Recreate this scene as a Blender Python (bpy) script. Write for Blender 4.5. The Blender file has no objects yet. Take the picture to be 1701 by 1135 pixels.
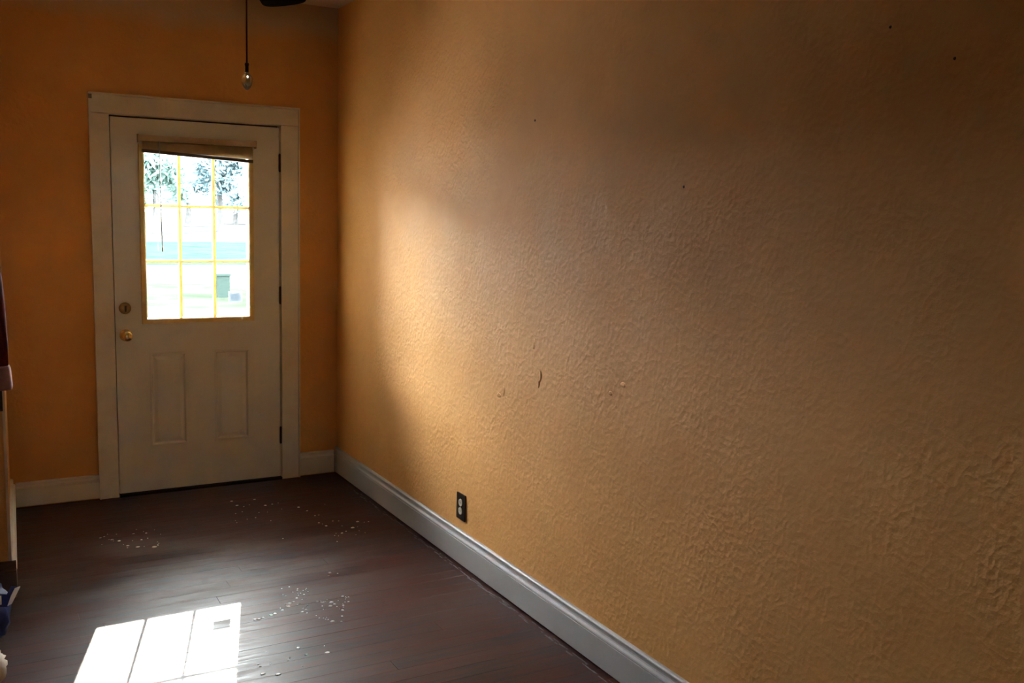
import bpy, bmesh, math, random
from mathutils import Vector, Matrix, noise
random.seed(7)
scene = bpy.context.scene
COL = scene.collection

# ------------------------------------------------------------------ camera
cam_d = bpy.data.cameras.new('camera')
cam = bpy.data.objects.new('camera', cam_d)
COL.objects.link(cam)
yaw, pit, rol, FPX = 0.51858, -0.13440, 0.028416, 1593.8
f = Vector((math.sin(yaw)*math.cos(pit), math.cos(yaw)*math.cos(pit), math.sin(pit)))
r = Vector((math.cos(yaw), -math.sin(yaw), 0))
u = r.cross(f)
r2 = r*math.cos(rol) + u*math.sin(rol)
u2 = -r*math.sin(rol) + u*math.cos(rol)
M = Matrix((r2, u2, -f)).transposed().to_4x4()
M.translation = Vector((-0.6757, -5.4491, 1.5988))
cam.matrix_world = M
cam_d.sensor_width = 36
cam_d.sensor_fit = 'HORIZONTAL'
cam_d.lens = FPX*36/1701
cam_d.clip_start = 0.05
cam_d.clip_end = 1000
scene.camera = cam

# ------------------------------------------------------------------ sky, sun, exposure
SUN_DIR = Vector((-0.466, -1.70, -0.968)).normalized()
world = bpy.data.worlds.new('sky')
scene.world = world
world.use_nodes = True
wn = world.node_tree
wn.nodes.clear()
sky = wn.nodes.new('ShaderNodeTexSky')
sky.sky_type = 'NISHITA'
sky.sun_disc = False
sky.sun_elevation = math.asin(-SUN_DIR.z)
sky.sun_rotation = math.atan2(-SUN_DIR.x, -SUN_DIR.y)
sky.air_density = 1.0
sky.dust_density = 1.0
bg = wn.nodes.new('ShaderNodeBackground')
bg.inputs['Strength'].default_value = 0.5
wo = wn.nodes.new('ShaderNodeOutputWorld')
# thin bright cloud over the whole sky
wtc = wn.nodes.new('ShaderNodeTexCoord')
wnz = wn.nodes.new('ShaderNodeTexNoise')
wnz.inputs['Scale'].default_value = 2.6
wnz.inputs['Detail'].default_value = 6
wrp = wn.nodes.new('ShaderNodeValToRGB')
wrp.color_ramp.elements[0].position = 0.28
wrp.color_ramp.elements[0].color = (0.86, 0.86, 0.86, 1)
wrp.color_ramp.elements[1].position = 0.62
wrp.color_ramp.elements[1].color = (0.97, 0.97, 0.97, 1)
wmx = wn.nodes.new('ShaderNodeMix')
wmx.data_type = 'RGBA'
wmx.inputs[7].default_value = (10.6, 10.9, 11.4, 1)
wn.links.new(wtc.outputs['Generated'], wnz.inputs['Vector'])
wn.links.new(wnz.outputs['Fac'], wrp.inputs[0])
wn.links.new(wrp.outputs[0], wmx.inputs[0])
wn.links.new(sky.outputs[0], wmx.inputs[6])
wn.links.new(wmx.outputs[2], bg.inputs[0])
wn.links.new(bg.outputs[0], wo.inputs[0])

sun_d = bpy.data.lights.new('sun', 'SUN')
sun_d.energy = 2.8
sun_d.angle = math.radians(0.35)
sun_d.color = (1.0, 0.93, 0.82)
sun = bpy.data.objects.new('sun', sun_d)
COL.objects.link(sun)
sun.rotation_euler = SUN_DIR.to_track_quat('-Z', 'Y').to_euler()
sun.location = (5, 18, 11)

vs = scene.view_settings
vs.view_transform = 'Standard'
vs.look = 'None'
vs.gamma = 1.0
vs.use_curve_mapping = False
vs.exposure = 4.4

# ------------------------------------------------------------------ helpers
class NT:
    """small node-tree builder"""
    def __init__(self, name):
        m = bpy.data.materials.new(name)
        m.use_nodes = True
        self.m = m
        self.t = m.node_tree
        self.b = self.t.nodes['Principled BSDF']
        self.out = self.t.nodes['Material Output']
    def n(self, kind, **kw):
        nd = self.t.nodes.new(kind)
        for k, v in kw.items():
            if k in nd.inputs:
                nd.inputs[k].default_value = v
            else:
                setattr(nd, k, v)
        return nd
    def l(self, a, b):
        self.t.links.new(a, b)
    def coord(self, out='Object', scale=(1, 1, 1)):
        tc = self.n('ShaderNodeTexCoord')
        mp = self.n('ShaderNodeMapping')
        mp.inputs['Scale'].default_value = scale
        self.l(tc.outputs[out], mp.inputs[0])
        return mp.outputs[0]
    def noise(self, co, scale=5, detail=4, rough=0.5, dist=0.0):
        nd = self.n('ShaderNodeTexNoise')
        nd.inputs['Scale'].default_value = scale
        nd.inputs['Detail'].default_value = detail
        nd.inputs['Roughness'].default_value = rough
        nd.inputs['Distortion'].default_value = dist
        if co is not None:
            self.l(co, nd.inputs['Vector'])
        return nd.outputs['Fac']
    def ramp(self, fac, stops):
        nd = self.n('ShaderNodeValToRGB')
        el = nd.color_ramp.elements
        while len(el) < len(stops):
            el.new(0.5)
        for e, (p, c) in zip(el, stops):
            e.position = p
            e.color = (*c, 1) if len(c) == 3 else c
        self.l(fac, nd.inputs[0])
        return nd.outputs[0]
    def mix(self, fac, a, b):
        nd = self.n('ShaderNodeMix', data_type='RGBA')
        for sock, v in ((nd.inputs[0], fac), (nd.inputs[6], a), (nd.inputs[7], b)):
            if isinstance(v, (int, float)):
                sock.default_value = v
            elif isinstance(v, tuple):
                sock.default_value = (*v, 1)
            else:
                self.l(v, sock)
        return nd.outputs[2]
    def math(self, op, a, b=None):
        nd = self.n('ShaderNodeMath', operation=op)
        for i, v in enumerate((a, b)):
            if v is None:
                continue
            if isinstance(v, (int, float)):
                nd.inputs[i].default_value = v
            else:
                self.l(v, nd.inputs[i])
        return nd.outputs[0]
    def bump(self, h, strength=0.3, distance=0.01, normal=None):
        nd = self.n('ShaderNodeBump')
        nd.inputs['Strength'].default_value = strength
        nd.inputs['Distance'].default_value = distance
        self.l(h, nd.inputs['Height'])
        if normal is not None:
            self.l(normal, nd.inputs['Normal'])
        self.l(nd.outputs[0], self.b.inputs['Normal'])
        return nd.outputs[0]

def plain(name, col, rough=0.5, metal=0.0, vary=0.12, scale=20, spec=0.5, bump=0.0):
    k = NT(name)
    co = k.coord()
    fac = k.noise(co, scale, 5)
    lo = tuple(c*(1-vary) for c in col)
    hi = tuple(min(1, c*(1+vary)) for c in col)
    k.l(k.ramp(fac, [(0.3, lo), (0.7, hi)]), k.b.inputs['Base Color'])
    k.b.inputs['Roughness'].default_value = rough
    k.b.inputs['Metallic'].default_value = metal
    k.b.inputs['Specular IOR Level'].default_value = spec
    if bump:
        k.bump(fac, bump, 0.003)
    return k.m

def box(bm, x0, x1, y0, y1, z0, z1):
    v = [bm.verts.new(p) for p in ((x0, y0, z0), (x1, y0, z0), (x1, y1, z0), (x0, y1, z0),
                                   (x0, y0, z1), (x1, y0, z1), (x1, y1, z1), (x0, y1, z1))]
    for q in ((0, 3, 2, 1), (4, 5, 6, 7), (0, 1, 5, 4), (1, 2, 6, 5), (2, 3, 7, 6), (3, 0, 4, 7)):
        bm.faces.new([v[i] for i in q])
    return v

def tube(bm, pts, rad, seg=10, cap=True):
    """tube along points; rad scalar or per point"""
    pts = [Vector(p) for p in pts]
    rads = rad if isinstance(rad, (list, tuple)) else [rad]*len(pts)
    rings = []
    up = None
    for i, p in enumerate(pts):
        d = (pts[min(i+1, len(pts)-1)] - pts[max(i-1, 0)]).normalized()
        if up is None:
            a = Vector((0, 0, 1)) if abs(d.z) < 0.9 else Vector((1, 0, 0))
            up = d.cross(a).normalized()
        up = (up - d*up.dot(d)).normalized()
        w = d.cross(up)
        rings.append([bm.verts.new(p + rads[i]*(math.cos(t)*up + math.sin(t)*w))
                      for t in [2*math.pi*j/seg for j in range(seg)]])
    for a, b in zip(rings, rings[1:]):
        for j in range(seg):
            bm.faces.new((a[j], a[(j+1) % seg], b[(j+1) % seg], b[j]))
    if cap:
        bm.faces.new(rings[0][::-1])
        bm.faces.new(rings[-1])

def lathe(bm, prof, axis='z', seg=20, origin=(0, 0, 0)):
    """prof: list of (radius, height)"""
    o = Vector(origin)
    def pt(rr, h, t):
        c, s = rr*math.cos(t), rr*math.sin(t)
        return o + (Vector((c, s, h)) if axis == 'z' else Vector((c, -h, s)) if axis == 'y' else Vector((h, c, s)))
    rings = []
    for rr, h in prof:
        if rr < 1e-6:
            rings.append([bm.verts.new(pt(0, h, 0))])
        else:
            rings.append([bm.verts.new(pt(rr, h, 2*math.pi*j/seg)) for j in range(seg)])
    for a, b in zip(rings, rings[1:]):
        for j in range(seg):
            k = (j+1) % seg
            if len(a) == 1 and len(b) == 1:
                continue
            if len(a) == 1:
                bm.faces.new((a[0], b[j], b[k]))
            elif len(b) == 1:
                bm.faces.new((a[j], b[0], a[k]))
            else:
                bm.faces.new((a[j], b[j], b[k], a[k]))

def extrude_profile(bm, prof, p0, p1, nrm):
    """prof: (distance from wall, height) polygon swept from p0 to p1, nrm = direction out of the wall"""
    p0, p1, nrm = Vector(p0), Vector(p1), Vector(nrm)
    a = [bm.verts.new(p0 + nrm*d + Vector((0, 0, z))) for d, z in prof]
    b = [bm.verts.new(p1 + nrm*d + Vector((0, 0, z))) for d, z in prof]
    n = len(prof)
    for i in range(n):
        bm.faces.new((a[i], a[(i+1) % n], b[(i+1) % n], b[i]))
    bm.faces.new(a[::-1])
    bm.faces.new(b)

def obj(name, bm, mat, parent=None, smooth=False, bevel=0.0):
    if bevel:
        es = [e for e in bm.edges if len(e.link_faces) == 2 and e.calc_face_angle(0) > 0.6]
        bmesh.ops.bevel(bm, geom=es, offset=bevel, segments=2, affect='EDGES', profile=0.6)
    bmesh.ops.recalc_face_normals(bm, faces=bm.faces[:])
    me = bpy.data.meshes.new(name)
    bm.to_mesh(me)
    bm.free()
    if smooth:
        for p in me.polygons:
            p.use_smooth = True
    me.materials.append(mat)
    o = bpy.data.objects.new(name, me)
    COL.objects.link(o)
    if parent:
        o.parent = parent
        o.matrix_parent_inverse = Matrix.Translation(parent.location).inverted() @ Matrix.Identity(4)
    return o

def thing(name, label, cat, loc=(0, 0, 0), group=None):
    o = bpy.data.objects.new(name, None)
    o.empty_display_size = 0.1
    o.location = loc
    COL.objects.link(o)
    tag(o, label, cat, group)
    return o

def tag(o, label, cat, group=None, kind=None):
    o['label'] = label
    o['category'] = cat
    if group:
        o['group'] = group
    if kind:
        o['kind'] = kind
    return o

def struct(name, bm, mat, label=None, cat=None, **kw):
    o = obj(name, bm, mat, **kw)
    o['kind'] = 'structure'
    if label:
        o['label'] = label
    if cat:
        o['category'] = cat
    return o

B = bmesh.new

# ------------------------------------------------------------------ materials
def wall_paint(name, bump=0.35, band=False):
    k = NT(name)
    co = k.coord('Object')
    blot = k.noise(co, 1.6, 5, 0.6)
    fine = k.noise(co, 14, 4, 0.6)
    c = k.ramp(blot, [(0.3, (0.61, 0.300, 0.085)), (0.7, (0.71, 0.365, 0.115))])
    c = k.mix(k.ramp(fine, [(0.45, (0, 0, 0)), (0.75, (0.25, 0.25, 0.25))]), c, (0.58, 0.26, 0.07))
    if band:
        # thinly covered older paint along the top of this wall
        sx = k.n('ShaderNodeSeparateXYZ')
        k.l(co, sx.inputs[0])
        zz = k.math('ADD', sx.outputs[2], k.math('MULTIPLY', k.math('SUBTRACT', k.noise(co, 5, 3), 0.5), 0.10))
        fac = k.n('ShaderNodeMapRange')
        fac.inputs['From Min'].default_value = 2.50
        fac.inputs['From Max'].default_value = 2.60
        k.l(zz, fac.inputs[0])
        c = k.mix(k.math('MULTIPLY', fac.outputs[0], 0.85), c, (0.52, 0.39, 0.27))
    k.l(c, k.b.inputs['Base Color'])
    k.l(k.ramp(k.noise(co, 6, 3), [(0.3, (0.62,)*3), (0.7, (0.70,)*3)]), k.b.inputs['Roughness'])
    k.b.inputs['Specular IOR Level'].default_value = 0.27
    k.b.inputs['Coat Weight'].default_value = 0.0
    k.b.inputs['Coat Roughness'].default_value = 0.34
    vo = k.n('ShaderNodeTexVoronoi', feature='F1')
    vo.inputs['Scale'].default_value = 42
    w = k.n('ShaderNodeVectorMath', operation='ADD')
    nz = k.n('ShaderNodeTexNoise')
    nz.inputs['Scale'].default_value = 12
    k.l(co, nz.inputs['Vector'])
    sc = k.n('ShaderNodeVectorMath', operation='SCALE')
    sc.inputs['Scale'].default_value = 0.09
    k.l(nz.outputs['Color'], sc.inputs[0])
    k.l(co, w.inputs[0])
    k.l(sc.outputs[0], w.inputs[1])
    k.l(w.outputs[0], vo.inputs['Vector'])
    h = k.math('ADD', k.math('MULTIPLY', vo.outputs['Distance'], 0.7), k.noise(co, 55, 3, 0.55))
    h = k.math('MULTIPLY', h, k.ramp(k.noise(co, 2.2, 3), [(0.3, (0.45,)*3), (0.65, (1,)*3)]))
    h = k.math('ADD', h, k.math('MULTIPLY', k.noise(co, 3.0, 3), 1.2))
    k.bump(h, bump, 0.008)
    return k.m

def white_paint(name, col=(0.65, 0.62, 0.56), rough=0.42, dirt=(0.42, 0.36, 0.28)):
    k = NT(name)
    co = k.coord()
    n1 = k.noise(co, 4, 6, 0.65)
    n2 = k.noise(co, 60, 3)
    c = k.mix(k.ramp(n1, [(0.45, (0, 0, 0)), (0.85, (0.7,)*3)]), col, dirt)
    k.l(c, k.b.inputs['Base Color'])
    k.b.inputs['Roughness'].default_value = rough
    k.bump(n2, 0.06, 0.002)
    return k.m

def floor_wood():
    k = NT('stained_floor_wood')
    oi = k.n('ShaderNodeObjectInfo')
    geo = k.n('ShaderNodeNewGeometry')
    off = k.n('ShaderNodeVectorMath', operation='ADD')
    cmb = k.n('ShaderNodeCombineXYZ')
    k.l(k.math('MULTIPLY', oi.outputs['Random'], 37.0), cmb.inputs[0])
    k.l(geo.outputs['Position'], off.inputs[0])
    k.l(cmb.outputs[0], off.inputs[1])
    mp = k.n('ShaderNodeMapping')
    mp.inputs['Scale'].default_value = (2.5, 45, 1)
    k.l(off.outputs[0], mp.inputs[0])
    grain = k.noise(mp.outputs[0], 1.6, 6, 0.6, 0.3)
    base = k.ramp(oi.outputs['Random'], [(0.0, (0.012, 0.007, 0.009)), (0.35, (0.029, 0.009, 0.007)),
                                         (0.7, (0.040, 0.012, 0.009)), (1.0, (0.016, 0.010, 0.012))])
    c = k.mix(k.ramp(grain, [(0.40, (0, 0, 0)), (0.66, (0.9,)*3)]), base, (0.085, 0.022, 0.012))
    # worn, dusty areas with a streaky outline, paled further for the window's grey sheen
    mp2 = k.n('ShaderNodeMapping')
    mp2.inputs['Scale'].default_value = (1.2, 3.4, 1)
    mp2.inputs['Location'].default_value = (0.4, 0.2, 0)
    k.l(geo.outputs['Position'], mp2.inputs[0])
    wear_sheen = k.noise(mp2.outputs[0], 1.5, 6, 0.62)
    mp3 = k.n('ShaderNodeMapping')      # centred mid-floor, where the pale colour also paints in the window's sheen
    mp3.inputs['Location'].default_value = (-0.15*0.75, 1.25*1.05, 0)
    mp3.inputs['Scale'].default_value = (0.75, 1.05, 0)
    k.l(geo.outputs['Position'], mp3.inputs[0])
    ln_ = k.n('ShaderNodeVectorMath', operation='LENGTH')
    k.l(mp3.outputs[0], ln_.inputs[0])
    sheen_mask = k.ramp(k.math('ADD', ln_.outputs['Value'], k.math('MULTIPLY', k.math('SUBTRACT', wear_sheen, 0.5), 0.8)), [(0.25, (1,)*3), (0.85, (0.12,)*3)])
    wear_sheen_fac = k.math('MULTIPLY', k.math('MULTIPLY', k.ramp(wear_sheen, [(0.42, (0, 0, 0)), (0.66, (1,)*3)]), 0.75), sheen_mask)
    c = k.mix(wear_sheen_fac, c, (0.165, 0.140, 0.122))
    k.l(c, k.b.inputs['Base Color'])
    rg = k.math('ADD', k.ramp(grain, [(0.35, (0.34,)*3), (0.7, (0.56,)*3)]), k.math('MULTIPLY', wear_sheen_fac, 0.25))
    k.l(rg, k.b.inputs['Roughness'])
    k.b.inputs['Specular IOR Level'].default_value = 0.15
    hs = k.math('ADD', grain, k.math('MULTIPLY', k.noise(geo.outputs['Position'], 7, 3), 0.8))
    k.bump(hs, 0.12, 0.004)
    return k.m

def glass_mat():
    k = NT('window_glass')
    tr = k.n('ShaderNodeBsdfTransparent')
    tr.inputs[0].default_value = (0.95, 0.98, 0.96, 1)
    gl = k.n('ShaderNodeBsdfGlossy')
    gl.inputs['Roughness'].default_value = 0.02
    fr = k.n('ShaderNodeFresnel')
    fr.inputs['IOR'].default_value = 1.45
    mx = k.n('ShaderNodeMixShader')
    co = k.coord()
    k.l(k.math('MULTIPLY', fr.outputs[0], k.math('ADD', k.math('MULTIPLY', k.noise(co, 8, 2), 0.2), 0.9)), mx.inputs[0])
    k.l(tr.outputs[0], mx.inputs[1])
    k.l(gl.outputs[0], mx.inputs[2])
    k.l(mx.outputs[0], k.out.inputs[0])
    return k.m

def translucent(name, col, amount=0.5, rough=0.5, vary=0.12, scale=25, spec=0.5):
    k = NT(name)
    co = k.coord()
    c = k.ramp(k.noise(co, scale, 4), [(0.3, tuple(x*(1-vary) for x in col)), (0.7, tuple(min(1, x*(1+vary)) for x in col))])
    k.l(c, k.b.inputs['Base Color'])
    k.b.inputs['Roughness'].default_value = rough
    k.b.inputs['Specular IOR Level'].default_value = spec
    tl = k.n('ShaderNodeBsdfTranslucent')
    k.l(c, tl.inputs[0])
    mx = k.n('ShaderNodeMixShader')
    mx.inputs[0].default_value = amount
    k.l(k.b.outputs[0], mx.inputs[1])
    k.l(tl.outputs[0], mx.inputs[2])
    k.l(mx.outputs[0], k.out.inputs[0])
    return k.m

M_WALL = wall_paint('orange_wall_paint', 0.36)
M_WALLB = wall_paint('orange_wall_paint_thin_top', 0.25, band=True)
M_CEIL = plain('ceiling_paint', (0.52, 0.47, 0.40), 0.8, vary=0.08, scale=4)
M_TRIM = white_paint('white_trim_paint')
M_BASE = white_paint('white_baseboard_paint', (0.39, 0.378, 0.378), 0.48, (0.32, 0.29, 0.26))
M_DOOR = white_paint('white_door_paint', (0.63, 0.63, 0.61), 0.40, (0.52, 0.50, 0.45))
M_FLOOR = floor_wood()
M_SUB = plain('dark_subfloor', (0.012, 0.009, 0.008), 0.9, spec=0.1)
M_GLASS = glass_mat()
M_LITE = translucent('yellowed_plastic', (0.60, 0.44, 0.17), 0.04, 0.4)
M_MUNT = translucent('yellowed_grille', (0.90, 0.80, 0.46), 0.17, 0.4)
M_BRASS = plain('worn_brass', (0.72, 0.50, 0.20), 0.22, 1.0, 0.2, 60)
M_BRONZE = plain('dark_bronze', (0.045, 0.030, 0.018), 0.35, 0.7, 0.2, 60)
M_STEEL = plain('dull_steel', (0.30, 0.27, 0.22), 0.4, 0.9, 0.15, 60)
M_BLIND = translucent('beige_vinyl_slat', (0.66, 0.52, 0.32), 0.03, 0.5)
M_HEAD = plain('beige_headrail', (0.44, 0.34, 0.24), 0.45)
M_RAIL = plain('brown_bottom_rail', (0.09, 0.058, 0.03), 0.6)
M_WAND = plain('smoky_plastic_wand', (0.28, 0.33, 0.36), 0.25)
M_FAN = plain('dark_fan_wood', (0.010, 0.007, 0.005), 0.9, vary=0.3, scale=30, spec=0.0)
M_FANM = plain('fan_bronze', (0.05, 0.035, 0.022), 0.35, 0.8)
M_CHAIN = plain('pull_chain_metal', (0.10, 0.055, 0.028), 0.4, 0.6)
M_OUTW = plain('ivory_receptacle', (0.60, 0.55, 0.45), 0.35)
M_SLOT = plain('slot_black', (0.01, 0.01, 0.01), 0.8)
M_SPECK = plain('white_plaster_speck', (0.80, 0.80, 0.78), 0.6, vary=0.1, scale=200)
M_GRIT = plain('grey_dust_line', (0.12, 0.115, 0.11), 0.9, vary=0.3, scale=90)
M_BLUE = plain('blue_plastic_film', (0.008, 0.022, 0.13), 0.45, vary=0.35, scale=14, bump=0.2, spec=0.25)
M_WPRINT = plain('white_plastic_film', (0.66, 0.70, 0.80), 0.3, vary=0.15, scale=14)
M_CLOTH = plain('cream_cloth', (0.62, 0.57, 0.48), 0.85, vary=0.2, scale=18, bump=0.4)
M_RED = plain('dark_red_wool', (0.070, 0.010, 0.008), 0.95, vary=0.25, scale=60, bump=0.5, spec=0.08)
M_PINK = plain('pale_pink_lining', (0.27, 0.15, 0.16), 0.8, vary=0.12, scale=60)
M_STRAP = plain('black_strap', (0.016, 0.012, 0.008), 0.7)

# ------------------------------------------------------------------ room shell
XR = 1.232          # right wall
XA, XB = -0.527, -0.573   # left wall of the entry at the door end and at its free corner
YC = -1.272         # free corner of the left wall
ZC = 2.72           # ceiling
YBK = -8.6          # wall behind the camera
XL = -3.0           # far left wall of the main room

# floor: dark subfloor with single boards on it
bm = B(); box(bm, XL-0.1, XR+0.1, YBK-0.1, 0.0, -0.06, -0.0215)
floor = struct('floor', bm, M_SUB, 'dark stained strip wood floor with worn dusty patches', 'floor')
PW = 0.0762
rows = int(-YBK/PW)+1
rest = B()
nb = 0
for i in range(rows):
    y1 = -i*PW - 0.0002
    y0 = y1 - PW + 0.0004
    if y0 < YBK:
        y0 = YBK
    ym = (y0+y1)/2
    if ym > YC:
        xl = XA + (XB-XA)*(ym/YC) + 0.004
    else:
        xl = XL
    cuts = [xl]
    x = xl + random.uniform(0.5, 2.2)
    while x < XR-0.35:
        cuts.append(x)
        x += random.uniform(1.2, 2.4)
    cuts.append(XR)
    for a, b in zip(cuts, cuts[1:]):
        far = y0 < -4.9          # behind the camera: joined into one part
        bm = rest if far else B()
        dz = random.uniform(-0.0003, 0.0)
        ch = 0.0004
        bot = [bm.verts.new(p) for p in ((a+.0005, y0, -0.021), (b-.0005, y0, -0.021), (b-.0005, y1, -0.021), (a+.0005, y1, -0.021))]
        mid = [bm.verts.new(p) for p in ((a+.0005, y0, dz-ch), (b-.0005, y0, dz-ch), (b-.0005, y1, dz-ch), (a+.0005, y1, dz-ch))]
        top = [bm.verts.new(p) for p in ((a+.0005+ch, y0+ch, dz), (b-.0005-ch, y0+ch, dz), (b-.0005-ch, y1-ch, dz), (a+.0005+ch, y1-ch, dz))]
        for q in range(4):
            s = (q+1) % 4
            bm.faces.new((bot[q], bot[s], mid[s], mid[q]))
            bm.faces.new((mid[q], mid[s], top[s], top[q]))
        bm.faces.new(top)
        if not far:
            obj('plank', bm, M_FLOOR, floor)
            nb += 1
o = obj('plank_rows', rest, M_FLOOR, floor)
o['kind'] = 'stuff'

bm = B(); box(bm, XR, XR+0.14, YBK-0.14, 0.14, -0.06, ZC+0.08)
wall_right = struct('wall_right', bm, M_WALL, 'long orange textured plaster wall lit by the door window', 'wall')
# door wall around the opening
OX0, OX1, OZ = -0.030, 0.915, 2.055
bm = B()
box(bm, XL-0.14, OX0, 0.0, 0.14, -0.06, ZC+0.08)
box(bm, OX1, XR, 0.0, 0.14, -0.06, ZC+0.08)
box(bm, OX0, OX1, 0.0, 0.14, OZ, ZC+0.08)
wall_back = struct('wall_back', bm, M_WALLB, 'orange end wall around the white door', 'wall')
# left wall of the entry with its free corner, and the room wall that turns left from it
bm = B()
pts = [(XA, 0.0), (XB, YC), (XL, YC), (XL, 0.0)]
lo = [bm.verts.new((x, y, -0.06)) for x, y in pts]
hi = [bm.verts.new((x, y, ZC+0.08)) for x, y in pts]
for q in range(4):
    s = (q+1) % 4
    bm.faces.new((lo[q], lo[s], hi[s], hi[q]))
bm.faces.new(lo); bm.faces.new(hi)
wall_left = struct('wall_left', bm, M_WALL, 'orange left wall ending in an outside corner', 'wall')
bm = B(); box(bm, XL-0.14, XL, YBK-0.14, 0.0, -0.06, ZC+0.08)
struct('wall_far_left', bm, M_WALL, 'orange wall on the far left of the room', 'wall')
FILL_WIN = (0.0, 0.32, 1.35, 1.70)      # unseen opening added behind the camera to let in fill light
bm = B()
box(bm, XL, FILL_WIN[0], YBK-0.14, YBK, -0.06, ZC+0.08)
box(bm, FILL_WIN[1], XR, YBK-0.14, YBK, -0.06, ZC+0.08)
box(bm, FILL_WIN[0], FILL_WIN[1], YBK-0.14, YBK, -0.06, FILL_WIN[2])
box(bm, FILL_WIN[0], FILL_WIN[1], YBK-0.14, YBK, FILL_WIN[3], ZC+0.08)
struct('wall_front', bm, M_WALL, 'orange wall behind the camera', 'wall')
bm = B(); box(bm, XL-0.14, XR+0.14, YBK-0.14, 0.14, ZC, ZC+0.12)
struct('ceiling', bm, M_CEIL, 'plain off white ceiling', 'ceiling')

# window added behind the camera as a fill light source
bm = B()
a_, b_, c_, d_ = FILL_WIN
for q in ((a_+.001, a_+.06, c_+.001, d_-.001), (b_-.06, b_-.001, c_+.001, d_-.001), (a_+.061, b_-.061, c_+.001, c_+.06), (a_+.061, b_-.061, d_-.06, d_-.001), ((a_+b_)/2-.03, (a_+b_)/2+.03, c_+.061, d_-.061)):
    box(bm, q[0], q[1], YBK-.10, YBK-.04, q[2], q[3])
fill_win = struct('fill_window', bm, M_TRIM, 'unseen white framed window added behind the camera for fill light', 'window')
for xa, xb in ((a_+.061, (a_+b_)/2-.031), ((a_+b_)/2+.031, b_-.061)):
    bm = B(); box(bm, xa, xb, YBK-.072, YBK-.068, c_+.061, d_-.061); obj('pane', bm, M_GLASS, fill_win)

# small nail holes and plaster lumps on the right wall
for (y, z, s) in ((-3.133, 1.689, .005), (-2.235, 1.946, .005), (-3.853, 2.053, .004), (-4.032, 1.96, .004)):
    bm = B(); lathe(bm, [(0, -0.0025), (s*.6, -0.002), (s, 0.0), (s, 0.004)], 'x', 8, (XR, y, z))
    obj('nail', bm, M_BRONZE, wall_right)
for (y, z, sy, sz) in ((-2.336, .972, .008, .022), (-2.325, .94, .006, .014), (-2.01, .84, .020, .010), (-2.05, .865, .008, .02),
                       (-2.87, 1.031, .016, .009), (-2.80, .99, .012, .008), (-2.28, 1.09, .006, .02)):
    bm = B(); bmesh.ops.create_icosphere(bm, subdivisions=2, radius=1)
    for v in bm.verts:
        n = 1 + 0.35*noise.noise(v.co*2.1 + Vector((y*9, z*7, 0)))
        v.co = Vector((XR + v.co.x*0.003*n, y + v.co.y*sy*n, z + v.co.z*sz*n))
    obj('plaster_lump', bm, M_WALL, wall_right, smooth=True)

# baseboards
P_LOW = [(0, .010), (.019, .010), (.020, .012), (.020, .113), (.016, .118), (0, .118)]
P_CAP = [(0, .1182), (.0215, .1182), (.0235, .122), (.0215, .127), (.013, .131), (.011, .136), (.012, .146), (.015, .150), (.0145, .155), (.010, .1585), (0, .1585)]
def baseboard(name, p0, p1, nrm, label, h=1.0, cap=True):
    bm = B(); extrude_profile(bm, [(d, z*h) for d, z in P_LOW], p0, p1, nrm)
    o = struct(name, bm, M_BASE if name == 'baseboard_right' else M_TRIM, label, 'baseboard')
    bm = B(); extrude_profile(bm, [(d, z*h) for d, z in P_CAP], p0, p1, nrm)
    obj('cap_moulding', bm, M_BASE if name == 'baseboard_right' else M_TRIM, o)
    return o
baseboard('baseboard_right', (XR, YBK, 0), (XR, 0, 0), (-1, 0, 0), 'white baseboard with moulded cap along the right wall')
baseboard('baseboard_back_right', (0.993, 0, 0), (XR-.024, 0, 0), (0, -1, 0), 'short white baseboard between door casing and corner', 0.9)
baseboard('baseboard_back_left', (XA+.024, 0, 0), (-0.100, 0, 0), (0, -1, 0), 'short white baseboard left of the door casing', 0.85)
ld = Vector((XB-XA, YC, 0)).normalized()
ln = Vector((-ld.y, ld.x, 0))
baseboard('baseboard_left', (XA, 0, 0), (XB, YC, 0), ln, 'white baseboard along the left entry wall')
M_BROWNB = white_paint('brown_stained_trim', (0.15, 0.10, 0.075), 0.5, (0.10, 0.065, 0.045))
bm = B(); extrude_profile(bm, P_LOW, (XL, YC, 0), (XB+.020, YC, 0), (0, -1, 0))
o = struct('baseboard_turn', bm, M_BROWNB, 'brownish baseboard on the wall turning left at the corner', 'baseboard')
bm = B(); extrude_profile(bm, P_CAP, (XL, YC, 0), (XB+.020, YC, 0), (0, -1, 0))
obj('cap_moulding', bm, M_BROWNB, o)
# pale corner bead down the free corner
bm = B(); box(bm, XB-0.006, XB+0.005, YC-0.004, YC+0.014, 0.16, ZC)
struct('trim_3', bm, white_paint('pale_corner_bead', (0.62, 0.50, 0.38), 0.5), 'pale strip down the outside corner of the left wall', 'trim', bevel=0.002)

# ------------------------------------------------------------------ door casing, jamb, threshold
DW, DH = 0.885, 2.03
casing = bpy.data.objects.new('trim_1', None); COL.objects.link(casing)
casing['kind'] = 'structure'; casing['label'] = 'white painted wood casing around the door'; casing['category'] = 'door casing'
def casing_board(name, x0, x1, z0, z1, t=0.019, mat=M_TRIM, bev=0.002, y=0.0):
    bm = B(); box(bm, x0, x1, y-t, y-0.0003, z0, z1)
    return obj(name, bm, mat, casing, bevel=bev)
CI0, CI1 = -0.007, DW+0.007
casing_board('side_board', -0.0945, CI0, 0.0, 2.043)
casing_board('side_board', CI1, DW+0.104, 0.0, 2.043)
casing_board('head_board', -0.0945, DW+0.104, 2.0445, 2.134, 0.021)
casing_board('back_band', -0.1035, -0.0955, 0.0, 2.1345, 0.026)
casing_board('back_band', DW+0.105, DW+0.113, 0.0, 2.1345, 0.026)
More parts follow.
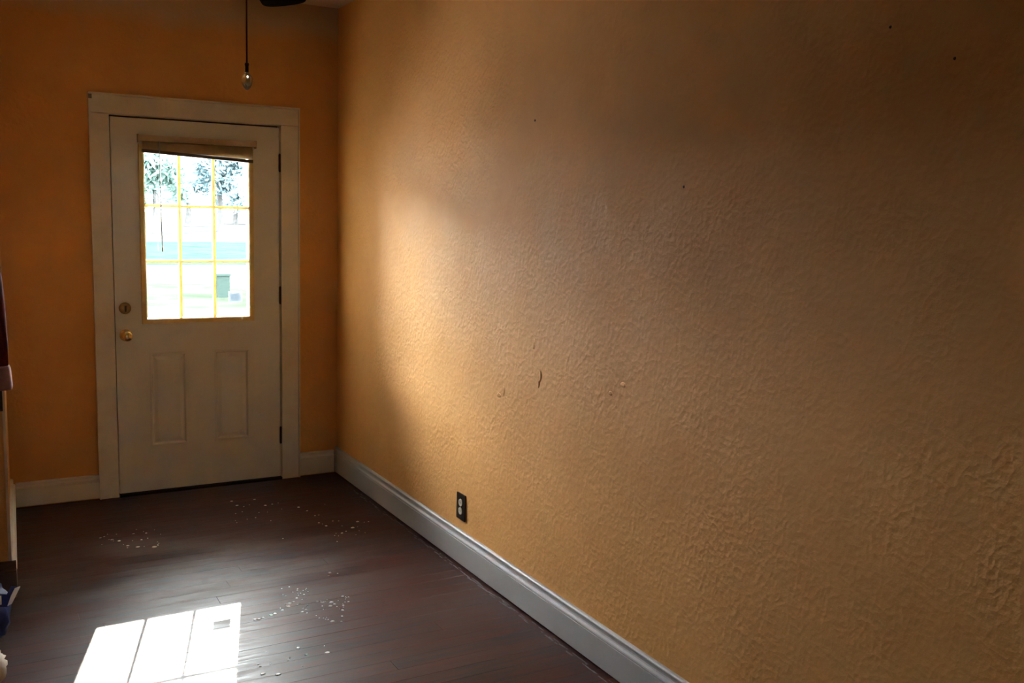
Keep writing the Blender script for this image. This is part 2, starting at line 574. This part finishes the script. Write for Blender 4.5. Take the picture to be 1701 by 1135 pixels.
casing_board('back_band', -0.1035, DW+0.113, 2.1352, 2.1445, 0.028)
casing_board('corner_patch', -0.1030, -0.086, 2.112, 2.1344, 0.0275, plain('grey_filler', (0.16, 0.15, 0.13), 0.8))
bm = B(); box(bm, OX0+.0005, -0.004, 0.0005, 0.139, 0, OZ-.0005); obj('jamb', bm, M_TRIM, casing)
bm = B(); box(bm, DW+0.004, OX1-.0005, 0.0005, 0.139, 0, OZ-.0005); obj('jamb', bm, M_TRIM, casing)
bm = B(); box(bm, -0.004, DW+0.004, 0.0005, 0.139, DH+0.010, OZ-.0005); obj('head_jamb', bm, M_TRIM, casing)
M_STOP = plain('dark_weatherstrip', (0.02, 0.016, 0.012), 0.9)
for n, a in (('door_stop', (-0.0038, 0.010, .0442, .070, 0.02, DH+.0099)), ('door_stop', (DW-.010, DW+.0039, .0442, .070, 0.02, DH+.0099)), ('door_stop', (0.0101, DW-.0101, .0442, .070, DH-.010, DH+.0099))):
    bm = B(); box(bm, *a); obj(n, bm, M_STOP, casing)
bm = B(); box(bm, -0.0035, DW+0.0035, -0.030, 0.14, 0.0003, 0.0136)
struct('trim_2', bm, plain('dark_threshold', (0.015, 0.010, 0.008), 0.8, spec=0.1), 'dark worn threshold under the door', 'threshold', bevel=0.003)

# ------------------------------------------------------------------ the door
WX0, WX1, WZ0, WZ1 = 0.150, 0.722, 0.958, 1.884      # opening in the slab
panels = [(0.168, 0.364, 0.262, 0.782), (0.512, 0.708, 0.262, 0.782)]
bm = B()
T = 0.044
def face_grid(bm, xs, zs, y, skip):
    vs = {}
    def v(i, j):
        if (i, j) not in vs:
            vs[i, j] = bm.verts.new((xs[i], y, zs[j]))
        return vs[i, j]
    for i in range(len(xs)-1):
        for j in range(len(zs)-1):
            cx, cz = (xs[i]+xs[i+1])/2, (zs[j]+zs[j+1])/2
            if any(a < cx < b and c < cz < d for a, b, c, d in skip):
                continue
            bm.faces.new((v(i, j), v(i+1, j), v(i+1, j+1), v(i, j+1)))
Z0 = 0.014
win = (WX0, WX1, WZ0, WZ1)
xs = sorted({0.0, DW, WX0, WX1, *(p[0] for p in panels), *(p[1] for p in panels)})
zs = sorted({Z0, DH, WZ0, WZ1, panels[0][2], panels[0][3]})
face_grid(bm, xs, zs, 0.0, [win]+panels)
face_grid(bm, xs, zs, T, [win])
def ring(bm, r0, y0, r1, y1):
    a = [bm.verts.new((x, y0, z)) for x, z in ((r0[0], r0[2]), (r0[1], r0[2]), (r0[1], r0[3]), (r0[0], r0[3]))]
    b = [bm.verts.new((x, y1, z)) for x, z in ((r1[0], r1[2]), (r1[1], r1[2]), (r1[1], r1[3]), (r1[0], r1[3]))]
    for q in range(4):
        s = (q+1) % 4
        bm.faces.new((a[q], a[s], b[s], b[q]))
    return b
def inset(rr, d):
    return (rr[0]+d, rr[1]-d, rr[2]+d, rr[3]-d)
for p in panels:      # pressed panel: raised lip, groove, raised field
    steps = [(0, 0), (.004, -.0015), (.010, -.0015), (.017, .0085), (.023, .0085), (.040, .0005)]
    for (d0, y0), (d1, y1) in zip(steps, steps[1:]):
        last = ring(bm, inset(p, d0), y0, inset(p, d1), y1)
    bm.faces.new(last)
ring(bm, win, 0.0, win, T)
full = (0.0, DW, Z0, DH)
ring(bm, full, 0.0, full, T)
bmesh.ops.remove_doubles(bm, verts=bm.verts[:], dist=1e-5)
door = struct('door_1', bm, M_DOOR, 'white panelled exterior door with nine pane window and brass knob', 'door')

# plastic window frame, both faces, with grille bars and panes under it
def frame_rings(bm, o_, i_, yf, yb):
    s = 0.006
    a = ring(bm, o_, yb, inset(o_, 0.002), yf)
    ring(bm, inset(o_, 0.002), yf, (i_[0]-s, i_[1]+s, i_[2]-s, i_[3]+s), yf)
    ring(bm, (i_[0]-s, i_[1]+s, i_[2]-s, i_[3]+s), yf, i_, yf+(0.004 if yf < yb else -0.004))
    ring(bm, i_, yf+(0.004 if yf < yb else -0.004), i_, 0.022)
GX0, GX1, GZ0, GZ1 = 0.162, 0.710, 0.970, 1.872      # glass
bm = B()
frame_rings(bm, (WX0-.016, WX1+.016, WZ0-.016, WZ1+.016), (GX0, GX1, GZ0, GZ1), -0.011, -0.0001)
frame_rings(bm, (WX0-.016, WX1+.016, WZ0-.016, WZ1+.016), (GX0, GX1, GZ0, GZ1), T+0.011, T+0.0001)
bmesh.ops.remove_doubles(bm, verts=bm.verts[:], dist=1e-5)
wf = obj('window_frame', bm, M_LITE, door)
wf['label'] = 'yellowed plastic window frame'
mx = [GX0, 0.339, 0.5205, GX1]
mz = [GZ0, 1.279, 1.577, GZ1]
MW = 0.0075
for x in mx[1:3]:
    bm = B(); box(bm, x-MW, x+MW, -0.003, 0.010, GZ0+.0005, GZ1-.0005); obj('muntin', bm, M_MUNT, wf, bevel=0.003)
for z in mz[1:3]:
    for a, b in zip(mx, mx[1:]):
        lo_ = a + (MW if a != GX0 else 0) + .0003
        hi_ = b - (MW if b != GX1 else 0) - .0003
        bm = B(); box(bm, lo_, hi_, -0.002, 0.010, z-MW, z+MW); obj('muntin', bm, M_MUNT, wf, bevel=0.003)
for a, b in zip(mx, mx[1:]):
    for c, d in zip(mz, mz[1:]):
        bm = B(); box(bm, a+.0003, b-.0003, 0.0135, 0.0165, c+.0003, d-.0003)
        obj('pane', bm, M_GLASS, wf)
# small square sticker on the lower right pane
bm = B(); box(bm, 0.600, 0.674, 0.0170, 0.0176, 1.052, 1.108)
st = obj('sticker', bm, translucent('pale_sticker_paper', (0.42, 0.48, 0.55), 0.12, 0.6), wf)
st['label'] = 'small pale sticker on the glass'
# white screw plug on frame bottom
bm = B(); lathe(bm, [(0, .0035), (.004, .003), (.006, 0), (.006, -.002)], 'y', 10, (0.668, -0.011, 0.957))
obj('screw_cap', bm, plain('white_screw_cap', (0.85, 0.84, 0.8), 0.3), wf)

# knob and deadbolt
bm = B(); lathe(bm, [(.033, .0), (.033, .003), (.028, .008), (.013, .012), (.011, .024), (.016, .030), (.025, .036), (.0285, .047), (.026, .057), (.018, .063), (0, .065)], 'y', 24, (0.052, 0, 0.884))
kn = obj('door_knob', bm, M_BRASS, door, smooth=True); kn['label'] = 'round brass door knob'
bm = B(); box(bm, 0.0508, 0.0532, -0.0665, -0.0645, 0.878, 0.890); obj('key_slot', bm, M_SLOT, kn)
bm = B(); lathe(bm, [(.031, .0), (.031, .004), (.027, .010), (.016, .012), (0, .0125)], 'y', 24, (0.050, 0, 1.030))
db = obj('deadbolt', bm, plain('tarnished_brass', (0.30, 0.21, 0.10), 0.35, 1.0, 0.25, 60), door, smooth=True); db['label'] = 'tarnished round deadbolt'
bm = B(); box(bm, 0.0455, 0.0545, -0.028, -0.012, 1.014, 1.046); obj('thumb_turn', bm, M_BRONZE, db, bevel=0.003)
for z in (1.835, 1.085, 0.262):
    bm = B(); tube(bm, [(DW+.002, -.006, z-.052), (DW+.002, -.006, z-.045), (DW+.002, -.006, z+.045), (DW+.002, -.006, z+.052)], [.003, .0065, .0065, .003], 10)
    obj('hinge', bm, M_BRONZE, door)

# ------------------------------------------------------------------ raised blind on the door window
blind = thing('mini_blind', 'raised beige mini blind sagging to the right on the door window', 'blind', (0.438, -0.03, 1.84))
bm = B(); box(bm, 0.134, 0.742, -0.046, -0.0115, 1.912, 1.943)
hr = obj('headrail', bm, M_HEAD, blind, bevel=0.003)
for xx in ((0.128, 0.1338), (0.7422, 0.748)):
    bm = B(); box(bm, xx[0], xx[1], -0.049, -0.0115, 1.905, 1.947); obj('end_bracket', bm, M_HEAD, hr, bevel=0.002)
NS = 16
for i in range(NS):
    t = (i+0.6)/(NS+0.4)
    zl = 1.910 - t*0.038
    zr = 1.910 - t*0.066
    bm = B()
    a = [bm.verts.new(p) for p in ((0.152, -.042, zl-.004), (0.726, -.042, zr-.004), (0.726, -.029, zr+.0016), (0.152, -.029, zl+.0016), (0.726, -.016, zr+.003), (0.152, -.016, zl+.003))]
    b = [bm.verts.new(v.co + Vector((0, 0, .0007))) for v in a]
    for q in ((0, 1, 2, 3), (3, 2, 4, 5)):
        bm.faces.new([a[k] for k in q]); bm.faces.new([b[k] for k in q[::-1]])
    for p, q in ((0, 1), (1, 2), (2, 4), (4, 5), (5, 3), (3, 0)):
        bm.faces.new((a[p], a[q], b[q], b[p]))
    obj('slat', bm, M_BLIND, blind)
bm = B()
vv = box(bm, 0.150, 0.728, -.044, -.014, -0.007, 0.010)
for v in bm.verts:
    v.co.z += 1.8605 - (v.co.x-0.150)/0.578*0.0285
obj('bottom_rail', bm, M_RAIL, blind, bevel=0.002)
bm = B(); tube(bm, [(0.232, -.052, 1.915), (0.233, -.052, 1.87), (0.238, -.050, 1.36)], [.0022, .0028, .0028], 8)
wd = obj('tilt_wand', bm, M_WAND, blind); wd['label'] = 'thin smoky plastic wand'
bm = B(); tube(bm, [(0.238, -.050, 1.3595), (0.2382, -.050, 1.335)], [.0042, .0042], 8); obj('wand_tip', bm, M_WAND, wd)

# ------------------------------------------------------------------ outlet
ol = thing('wall_outlet', 'dark bronze outlet plate with ivory receptacle above the right baseboard', 'outlet', (XR, -1.69, 0.268))
OY, OZc = -1.690, 0.268
bm = B(); box(bm, XR-.006, XR-.0002, OY-.041, OY+.041, OZc-.060, OZc+.060)
obj('cover_plate', bm, M_BRONZE, ol, bevel=0.002)
for s in (-1, 1):
    zc = OZc + s*0.0195
    bm = B(); lathe(bm, [(0, -.0095), (.0165, -.0092), (.0172, -.006)], 'x', 16, (XR, OY, zc))
    rc = obj('receptacle', bm, M_OUTW, ol)
    for yy, h in ((-.0065, .0045), (.0065, .0035)):
        bm = B(); box(bm, XR-.0100, XR-.0096, OY+yy-.001, OY+yy+.001, zc-h+.002, zc+h+.002); obj('slot', bm, M_SLOT, rc)
bm = B(); lathe(bm, [(0, -.0085), (.003, -.0078), (.0035, -.006)], 'x', 10, (XR, OY, OZc)); obj('screw', bm, M_STEEL, ol)

# ------------------------------------------------------------------ ceiling fan with pull chain
FX, FY, FZ = -0.027, -2.900, 2.236
fan = thing('ceiling_fan', 'dark ceiling fan with a pull chain ending in a glass ball', 'ceiling fan', (FX, FY, ZC))
bm = B(); lathe(bm, [(0, 2.7195), (.068, 2.7195), (.066, 2.70), (.045, 2.665), (.018, 2.655), (0, 2.655)], 'z', 24, (FX, FY, 0)); obj('canopy', bm, M_FANM, fan, smooth=True)
bm = B(); tube(bm, [(FX, FY, 2.655), (FX, FY, 2.41)], .0125, 14); obj('downrod', bm, M_FANM, fan)
bm = B(); lathe(bm, [(0, 2.42), (.045, 2.418), (.105, 2.395), (.125, 2.36), (.125, 2.31), (.105, 2.285), (.07, 2.275), (0, 2.275)], 'z', 28, (FX, FY, 0)); obj('motor_housing', bm, M_FANM, fan, smooth=True)
bm = B(); lathe(bm, [(0, 2.275), (.055, 2.274), (.058, 2.25), (.05, 2.215), (.03, 2.200), (0, 2.198)], 'z', 24, (FX, FY, 0)); obj('switch_housing', bm, M_FANM, fan, smooth=True)
A0 = math.atan2(0.58, 0.272)
for q in range(4):
    ang = A0 + q*math.pi/2
    bm = B()
    # blade outline in local coords (along +x), rounded tip
    out = []
    r0_, r1_, w0, w1 = 0.17, 0.655, 0.050, 0.068
    for t in range(0, 9):
        s = t/8
        out.append((r0_ + (r1_-0.06-r0_)*s, -(w0+(w1-w0)*s)))
    for t in range(1, 12):
        a = -math.pi/2 + math.pi*t/12
        ca, sa = math.cos(a), math.sin(a)
        out.append((r1_-0.06 + 0.06*math.copysign(abs(ca)**.75, ca), w1*math.copysign(abs(sa)**.75, sa)))
    for t in range(8, -1, -1):
        s = t/8
        out.append((r0_ + (r1_-0.06-r0_)*s, (w0+(w1-w0)*s)))
    up = [bm.verts.new((x, y, .0035)) for x, y in out]
    dn = [bm.verts.new((x, y, -.0035)) for x, y in out]
    bm.faces.new(up); bm.faces.new(dn[::-1])
    for i in range(len(out)):
        j = (i+1) % len(out)
        bm.faces.new((up[i], dn[i], dn[j], up[j]))
    R = Matrix.Translation((FX, FY, FZ)) @ Matrix.Rotation(ang, 4, 'Z') @ Matrix.Rotation(math.radians(-9), 4, 'X')
    bm.transform(R)
    bl = obj('blade', bm, M_FAN, fan)
    bm = B()
    box(bm, 0.09, 0.20, -.014, .014, .004, .009)
    box(bm, 0.19, 0.25, -.036, .036, .0036, .0075)
    bm.transform(R)
    obj('blade_iron', bm, M_FANM, bl)
bm = B(); tube(bm, [(FX, FY, 2.205), (FX-.0006, FY, 2.10), (FX-.001, FY, 1.957)], .0022, 8)
pc = obj('pull_chain', bm, M_CHAIN, fan)
bm = B(); lathe(bm, [(0, 1.960), (.0045, 1.958), (.0058, 1.955), (.0045, 1.950), (.0045, 1.938), (.006, 1.935), (0, 1.934)], 'z', 14, (FX-.001, FY, 0)); obj('ferrule', bm, M_FANM, pc)
k = NT('pendant_glass')
co = k.coord()
k.l(k.ramp(k.noise(co, 80, 2), [(0.3, (0.80, 0.74, 0.55)), (0.7, (0.95, 0.90, 0.75))]), k.b.inputs['Base Color'])
k.b.inputs['Roughness'].default_value = 0.06
k.b.inputs['Transmission Weight'].default_value = 0.75
k.b.inputs['IOR'].default_value = 1.5
bm = B(); lathe(bm, [(0, 1.9345), (.006, 1.933), (.0125, 1.926), (.0150, 1.917), (.0135, 1.907), (.009, 1.897), (.0035, 1.891), (0, 1.890)], 'z', 12, (FX-.001, FY, 0))
gb = obj('glass_ball', bm, k.m, pc, smooth=True); gb['label'] = 'clear glass pendant ball'

# ------------------------------------------------------------------ jacket hanging at the outside corner
jk = thing('hanging_jacket', 'dark red jacket hanging on the corner wall at the left edge', 'jacket', (-0.73, YC-0.05, 0.8))
def loft(bm, sections, seg=20, seed=0, wob=0.0):
    """sections: (cx, cy, z, rx, ry)"""
    rings = []
    for (cx, cy, z, rx, ry) in sections:
        rg = []
        for j in range(seg):
            t = 2*math.pi*j/seg
            w = 1 + wob*noise.noise(Vector((math.cos(t)*2+seed, math.sin(t)*2, z*3)))
            rg.append(bm.verts.new((cx+rx*w*math.cos(t), cy+ry*w*math.sin(t), z)))
        rings.append(rg)
    for a, b in zip(rings, rings[1:]):
        for j in range(seg):
            bm.faces.new((a[j], a[(j+1) % seg], b[(j+1) % seg], b[j]))
    bm.faces.new(rings[0]); bm.faces.new(rings[-1][::-1])
yj = YC - 0.062
bm = B(); loft(bm, [(-.80, yj, 0.80, .17, .050), (-.80, yj, 1.0, .165, .052), (-.80, yj, 1.25, .16, .05), (-.795, yj, 1.45, .17, .05), (-.79, yj, 1.56, .14, .042), (-.79, yj, 1.62, .06, .035), (-.79, yj, 1.65, .045, .03)], 24, 1, 0.16)
obj('body', bm, M_RED, jk, smooth=True)
def sleeve(sx):
    x = lambda v: -.79 + sx*v
    bm = B(); loft(bm, [(x(.205), yj-.01, 0.955, .034, .032), (x(.200), yj-.008, 1.05, .038, .034), (x(.192), yj-.004, 1.2, .042, .038), (x(.176), yj, 1.38, .046, .042), (x(.145), yj, 1.50, .046, .044), (x(.10), yj, 1.56, .03, .035)], 18, 3+sx, 0.14)
    s = obj('sleeve', bm, M_RED, jk, smooth=True)
    bm = B(); loft(bm, [(x(.212), yj-.011, 0.868, .035, .031), (x(.212), yj-.011, 0.88, .0375, .034), (x(.208), yj-.010, 0.95, .0375, .034), (x(.207), yj-.010, 0.962, .034, .031)], 18, 5+sx, 0.08)
    c = obj('cuff', bm, M_PINK, s, smooth=True); c['label'] = 'pale pink cuff'
sleeve(1); sleeve(-1)
bm = B(); box(bm, -.596, -.578, yj-.018, yj-.012, 0.785, 0.885); obj('strap', bm, M_STRAP, jk, bevel=0.002)
bm = B(); tube(bm, [(-.79, YC-.0005, 1.66), (-.79, YC-.03, 1.655), (-.79, YC-.062, 1.658), (-.79, YC-.072, 1.675)], .006, 8)
hk = tag(obj('wall_hook', bm, M_BRONZE), 'bronze hook holding the dark red jacket on the wall', 'hook')

# ------------------------------------------------------------------ blue bag and cloth on the floor at the left
def crumple(bm, c, rx, ry, rz, seed, amp=0.12, sub=4, pw=0.7, freq=2.2):
    bmesh.ops.create_icosphere(bm, subdivisions=sub, radius=1)
    for v in bm.verts:
        d = v.co.normalized()
        q = Vector([math.copysign(abs(t)**pw, t) for t in d])
        n = 1 + amp*noise.noise(d*freq + Vector((seed, 0, 0))) + amp*0.6*noise.noise(d*freq*2.7 + Vector((0, seed, 0)))
        n += amp*0.5*(abs(noise.noise(d*freq*4 + Vector((0, 0, seed)))) - .25)
        v.co = Vector((c[0]+rx*q.x*n, c[1]+ry*q.y*n, max(0.0015, c[2]+rz*q.z*n)))
bag = thing('plastic_bag', 'dark blue plastic bag with white print on the floor by the corner', 'bag', (-0.76, -1.62, 0))
bm = B(); crumple(bm, (-0.750, -1.62, 0.095), .158, .20, .098, 3.1)
obj('body', bm, M_BLUE, bag, smooth=True)
# white printed flaps at the top edge
def flap(pts, mat, name, lab=None, th=0.002):
    bm = B()
    a = [bm.verts.new(p) for p in pts]
    b = [bm.verts.new(Vector(p)+Vector((0, th, th))) for p in pts]
    n = len(pts)
    bm.faces.new(a); bm.faces.new(b[::-1])
    for i in range(n):
        j = (i+1) % n
        bm.faces.new((a[i], a[j], b[j], b[i]))
    o = obj(name, bm, mat, bag)
    if lab: o['label'] = lab
flap([(-.640, -1.76, .165), (-.600, -1.74, .150), (-.575, -1.72, .178), (-.560, -1.70, .203), (-.585, -1.71, .212), (-.60, -1.73, .192), (-.62, -1.75, .205), (-.645, -1.76, .205)], M_BLUE, 'handle_flap')
flap([(-.600, -1.752, .158), (-.585, -1.742, .162), (-.566, -1.722, .192), (-.556, -1.712, .208), (-.574, -1.722, .207), (-.588, -1.738, .186)], M_WPRINT, 'printed_edge', 'white printed edge')
flap([(-.690, -1.808, .12), (-.655, -1.797, .125), (-.650, -1.793, .20), (-.690, -1.80, .21)], M_WPRINT, 'printed_patch', 'white printed patch')
flap([(-.640, -1.766, .172), (-.618, -1.757, .170), (-.618, -1.757, .200), (-.640, -1.766, .203)], M_WPRINT, 'printed_patch', 'white printed patch')
bm = B(); crumple(bm, (-0.73, -2.00, 0.058), .112, .095, .064, 8.7, 0.16, 4, 0.8, 1.8)
tag(obj('crumpled_cloth', bm, M_CLOTH, smooth=True), 'cream crumpled cloth on the floor in front of the blue bag', 'cloth')

# ------------------------------------------------------------------ plaster specks on the floor
def specks(name, label, pts):
    bm = B()
    for (x, y, s) in pts:
        n = random.randint(5, 7)
        rot = random.uniform(0, 6.28)
        el = random.uniform(0.6, 1.0)
        base = []; top = []
        h = 0.0012 + s*0.12
        for j in range(n):
            t = rot + 2*math.pi*j/n
            k_ = random.uniform(.75, 1.15)
            base.append(bm.verts.new((x+s*k_*math.cos(t), y+s*el*k_*math.sin(t), 0.0002)))
            top.append(bm.verts.new((x+.75*s*k_*math.cos(t), y+.75*s*el*k_*math.sin(t), h)))
        for j in range(n):
            m = (j+1) % n
            bm.faces.new((base[j], base[m], top[m], top[j]))
        bm.faces.new(top); bm.faces.new(base[::-1])
    o = obj(name, bm, M_SPECK)
    return tag(o, label, 'plaster specks', 'plaster specks on the floor', 'stuff')
# pixel -> floor, using the real camera, only to read off where the specks lie
def on_floor(px, py):
    d = f*FPX + r2*(px-850.5) - u2*(py-567.5)
    t = -M.translation.z/d.z
    p = M.translation + d*t
    return p.x, p.y
def cluster(lst):
    out = []
    for px, py, s in lst:
        x, y = on_floor(px, py)
        out.append((x, y, s))
    return out
def scatter(px0, px1, py0, py1, n, smin, smax):
    return [(random.uniform(px0, px1), random.uniform(py0, py1), random.uniform(smin, smax)) for _ in range(n)]
specks('plaster_specks', 'faint white specks on the dark floor left, below the door knob side',
       cluster([(167, 894, .007), (173, 892, .005), (186, 897, .009), (198, 899, .009), (212, 907, .008), (229, 909, .009), (256, 909, .012), (222, 887, .006), (243, 886, .006), (235, 897, .006), (205, 905, .004), (262, 905, .003)] + scatter(165, 270, 880, 912, 16, .002, .004)))
specks('plaster_specks', 'loose trail of white specks on the floor in front of the door',
       cluster([(385, 833, .008), (394, 840, .009), (423, 830, .008), (441, 840, .009), (452, 838, .006), (496, 843, .009), (510, 849, .006), (523, 857, .005), (530, 869, .006), (542, 874, .007), (553, 866, .004), (405, 842, .004), (462, 836, .004)] + scatter(385, 545, 830, 872, 14, .002, .004)))
specks('plaster_specks', 'small bright white specks on the floor near the right baseboard',
       cluster([(594, 867, .010), (586, 877, .011), (568, 886, .008), (575, 883, .005), (605, 868, .004), (612, 867, .004), (556, 890, .004), (470, 895, .004), (560, 900, .004)] + scatter(550, 612, 865, 892, 8, .002, .003)))
specks('plaster_specks', 'streak of white specks beside the patch of sunlight',
       cluster([(424, 1030, .008), (430, 1029, .009), (437, 1027, .007), (450, 1022, .009), (457, 1020, .008), (469, 1014, .007), (481, 1003, .009), (479, 1008, .008), (488, 1000, .005), (493, 994, .006), (496, 1003, .005), (505, 988, .005), (502, 1017, .006), (509, 1013, .006), (494, 981, .004), (499, 986, .004)] + scatter(465, 512, 975, 1020, 26, .002, .0045)))
specks('plaster_specks', 'dense sprinkle of white specks on the middle of the floor',
       cluster([(527, 1000, .008), (537, 1001, .007), (550, 1001, .010), (549, 1007, .008), (556, 1004, .007), (569, 991, .006), (570, 1006, .007), (569, 1014, .007), (568, 1024, .006), (552, 1033, .011), (567, 1033, .005), (579, 1000, .005), (548, 952, .008), (546, 957, .005), (561, 953, .004)] + scatter(525, 580, 990, 1030, 22, .002, .004)))
specks('plaster_specks', 'few larger white specks on the floor at the bottom of the view',
       cluster([(437, 1120, .010), (462, 1121, .010), (495, 1077, .009), (509, 1088, .007), (543, 1085, .011), (432, 1108, .005), (479, 1097, .005)] + scatter(425, 545, 1070, 1125, 8, .002, .004)))
# broken line of dust in front of the right baseboard
bm = B()
y = -0.4
while y > -4.2:
    L = random.uniform(.008, .07); w = random.uniform(.002, .007); x = XR - .026 - random.uniform(0, .022)
    vb = [bm.verts.new(p) for p in ((x-w, y, .0002), (x, y+.004, .0002), (x, y-L, .0002), (x-w*.7, y-L+.005, .0002))]
    vt = bm.verts.new((x-w*.45, y-L*.5, .0015+w*.2))
    bm.faces.new(vb[::-1])
    for i in range(4):
        bm.faces.new((vb[i], vb[(i+1) % 4], vt))
    y -= random.uniform(0.0, .05)
tag(obj('dust_line', bm, M_GRIT), 'broken line of grey dust on the floor along the right baseboard', 'dust', kind='stuff')

# ------------------------------------------------------------------ outdoors, seen through the door window
def ground(name, col, label, cat, x0, x1, y0, y1, z0, z1, vary=0.25, scale=1.2):
    bm = B(); box(bm, x0, x1, y0, y1, z0, z1)
    return struct(name, bm, plain(name+'_surface', col, 0.9, vary=vary, scale=scale, spec=0.0), label, cat)
ground('lawn', (0.0105, 0.0130, 0.0098), 'pale sunlit lawn outside the door', 'lawn', -60, 80, 10.6, 19.5, -0.75, -0.40)
ground('bounce_patio', (0.29, 0.275, 0.255), 'unseen pale concrete ground added to bounce light in through the door window', 'bounce_patio', -60, 80, 0.15, 10.6, -0.75, -0.40, 0.1)  # near ground out of view, added pale to bounce light indoors
ground('driveway', (0.0165, 0.0162, 0.0155), 'pale sunlit driveway beyond the lawn', 'driveway', -60, 80, 19.5, 27, -0.75, -0.41)
ground('verge', (0.0072, 0.0125, 0.0108), 'green strip of grass across the driveway', 'grass', -80, 100, 27, 46, -0.75, -0.40)
ground('street', (0.0165, 0.0165, 0.0165), 'bright sunlit street beyond the grass strip', 'street', -100, 140, 46, 200, -0.75, -0.42)
bm = B(); box(bm, -0.3, 1.2, 0.145, 1.5, -0.40, -0.02)
struct('door_step', bm, plain('step_concrete', (0.45, 0.43, 0.40), 0.9), 'concrete step outside the door', 'step')

ground('back_lawn', (0.03, 0.045, 0.02), 'lawn outside the added window behind the camera', 'lawn', -60, 80, -60, YBK-0.15, -0.75, -0.40)
def leaf_mat(name, col):
    return translucent(name, col, 0.45, 0.8, 0.35, 3, 0.05)
M_LEAF = [leaf_mat('leaf_green', (0.090, 0.140, 0.126)), leaf_mat('leaf_bluish', (0.086, 0.126, 0.140))]
M_BARK = plain('bark', (0.03, 0.03, 0.03), 0.9, vary=0.3, scale=6, spec=0.0)
def tree(x, y, h, spread, seed, mi, label, trunk_h, n=7000):
    rnd = random.Random(seed)
    t = thing('yard_tree', label, 'tree', (x, y, -0.42), 'trees across the street')
    bm = B(); tube(bm, [(x, y, -.42), (x+.1, y, trunk_h*.6), (x, y, trunk_h+h*.25)], [.28, .22, .1], 8)
    obj('trunk', bm, M_BARK, t)
    blobs = [(x+rnd.uniform(-1, 1)*spread*.8, y+rnd.uniform(-1, 1)*spread*.7, trunk_h+rnd.uniform(.0, .8)*(h-trunk_h), rnd.uniform(.22, .5)*spread) for _ in range(26)]
    vs_, fs = [], []
    for i in range(n):
        cx, cy, cz, rr = rnd.choice(blobs)
        d = Vector((rnd.gauss(0, 1), rnd.gauss(0, 1), rnd.gauss(0, .8))).normalized()*rr*rnd.uniform(.2, 1.15)
        p = Vector((cx, cy, cz)) + d
        a = Vector((rnd.gauss(0, 1), rnd.gauss(0, 1), rnd.gauss(0, 1))).normalized()
        b = a.orthogonal().normalized()
        s = rnd.uniform(.14, .30)
        c = len(vs_)
        vs_ += [p+a*s, p+b*s*.6, p-a*s, p-b*s*.6]
        fs.append((c, c+1, c+2, c+3))
    me = bpy.data.meshes.new('crown'); me.from_pydata(vs_, [], fs); me.materials.append(M_LEAF[mi])
    o = bpy.data.objects.new('crown', me); COL.objects.link(o); o.parent = t
    o.matrix_parent_inverse = Matrix.Translation(t.location).inverted()
for a in ((10.0, 60, 8, 2.3, 1, 0, 'low green tree seen in the left panes of the door window', 1.6),
          (15.6, 67, 8, 2.1, 2, 1, 'bluish green tree seen in the middle panes of the door window', 2.0),
          (17.6, 58, 8, 1.9, 3, 0, 'green tree seen in the right panes of the door window', 2.2),
          (15.9, 80, 13, 3.4, 4, 1, 'tall bluish tree far behind the middle tree outside', 1.6),
          (23.0, 93, 14, 3.6, 5, 1, 'tall bluish tree far behind the right tree outside', 1.6)):
    tree(*a)
# small green utility box on the lawn
ub = thing('utility_box', 'small green utility box standing on the lawn outside', 'utility box', (4.1, 15.6, -0.4))
M_UB = plain('green_box_paint', (0.010, 0.015, 0.0135), 0.9, spec=0.0)
bm = B(); box(bm, 3.97, 4.23, 15.45, 15.75, -0.40, 0.06); obj('body', bm, M_UB, ub, bevel=0.01)
bm = B(); box(bm, 3.95, 4.25, 15.43, 15.77, 0.061, 0.10); obj('lid', bm, M_UB, ub, bevel=0.01)
# house added out of view, left of the yard, to block the low sky
nh = thing('sky_blocker_house', 'unseen white clapboard house added left of the yard to block low sky', 'house', (-19, 19, -0.4))
M_CLAP = plain('white_clapboard', (0.62, 0.61, 0.58), 0.8, vary=0.1, scale=2, spec=0.1)
M_SHIN = plain('dark_shingles', (0.06, 0.055, 0.05), 0.9, vary=0.2, scale=5, spec=0.1)
HX0, HX1, HY0, HY1, HE, HR = -32.0, -6.0, 15.5, 22.5, 2.7, 4.3
bm = B()
prof = [(HY0, -0.4), (HY1, -0.4), (HY1, HE), ((HY0+HY1)/2, HR), (HY0, HE)]
a = [bm.verts.new((HX0, y, z)) for y, z in prof]
b = [bm.verts.new((HX1, y, z)) for y, z in prof]
bm.faces.new(a); bm.faces.new(b[::-1])
for i in range(5):
    j = (i+1) % 5
    bm.faces.new((a[i], b[i], b[j], a[j]))
hb = obj('wall', bm, M_CLAP, nh)
ym = (HY0+HY1)/2
for s in (-1, 1):
    ye = ym + s*((HY1-HY0)/2 + 0.5)
    ze = HE - 0.5*(HR-HE)/((HY1-HY0)/2)
    bm = B()
    q = [(HX0-.4, ym+s*.001, HR+.02), (HX1+.4, ym+s*.001, HR+.02), (HX1+.4, ye, ze+.02), (HX0-.4, ye, ze+.02)]
    lo = [bm.verts.new(p) for p in q]
    hi = [bm.verts.new((p[0], p[1], p[2]+.15)) for p in q]
    bm.faces.new(lo); bm.faces.new(hi[::-1])
    for i in range(4):
        j = (i+1) % 4
        bm.faces.new((lo[i], lo[j], hi[j], hi[i]))
    obj('roof', bm, M_SHIN, nh)
for x in (-29, -24, -19, -14, -9):
    bm = B(); box(bm, x-.5, x+.5, HY0-.06, HY0-.001, 0.9, 2.5); w_ = obj('window', bm, M_TRIM, nh)
    bm = B(); box(bm, x-.42, x+.42, HY0-.065, HY0-.061, 0.98, 2.42); obj('pane', bm, plain('dark_house_glass', (0.03, 0.035, 0.04), 0.1), w_)
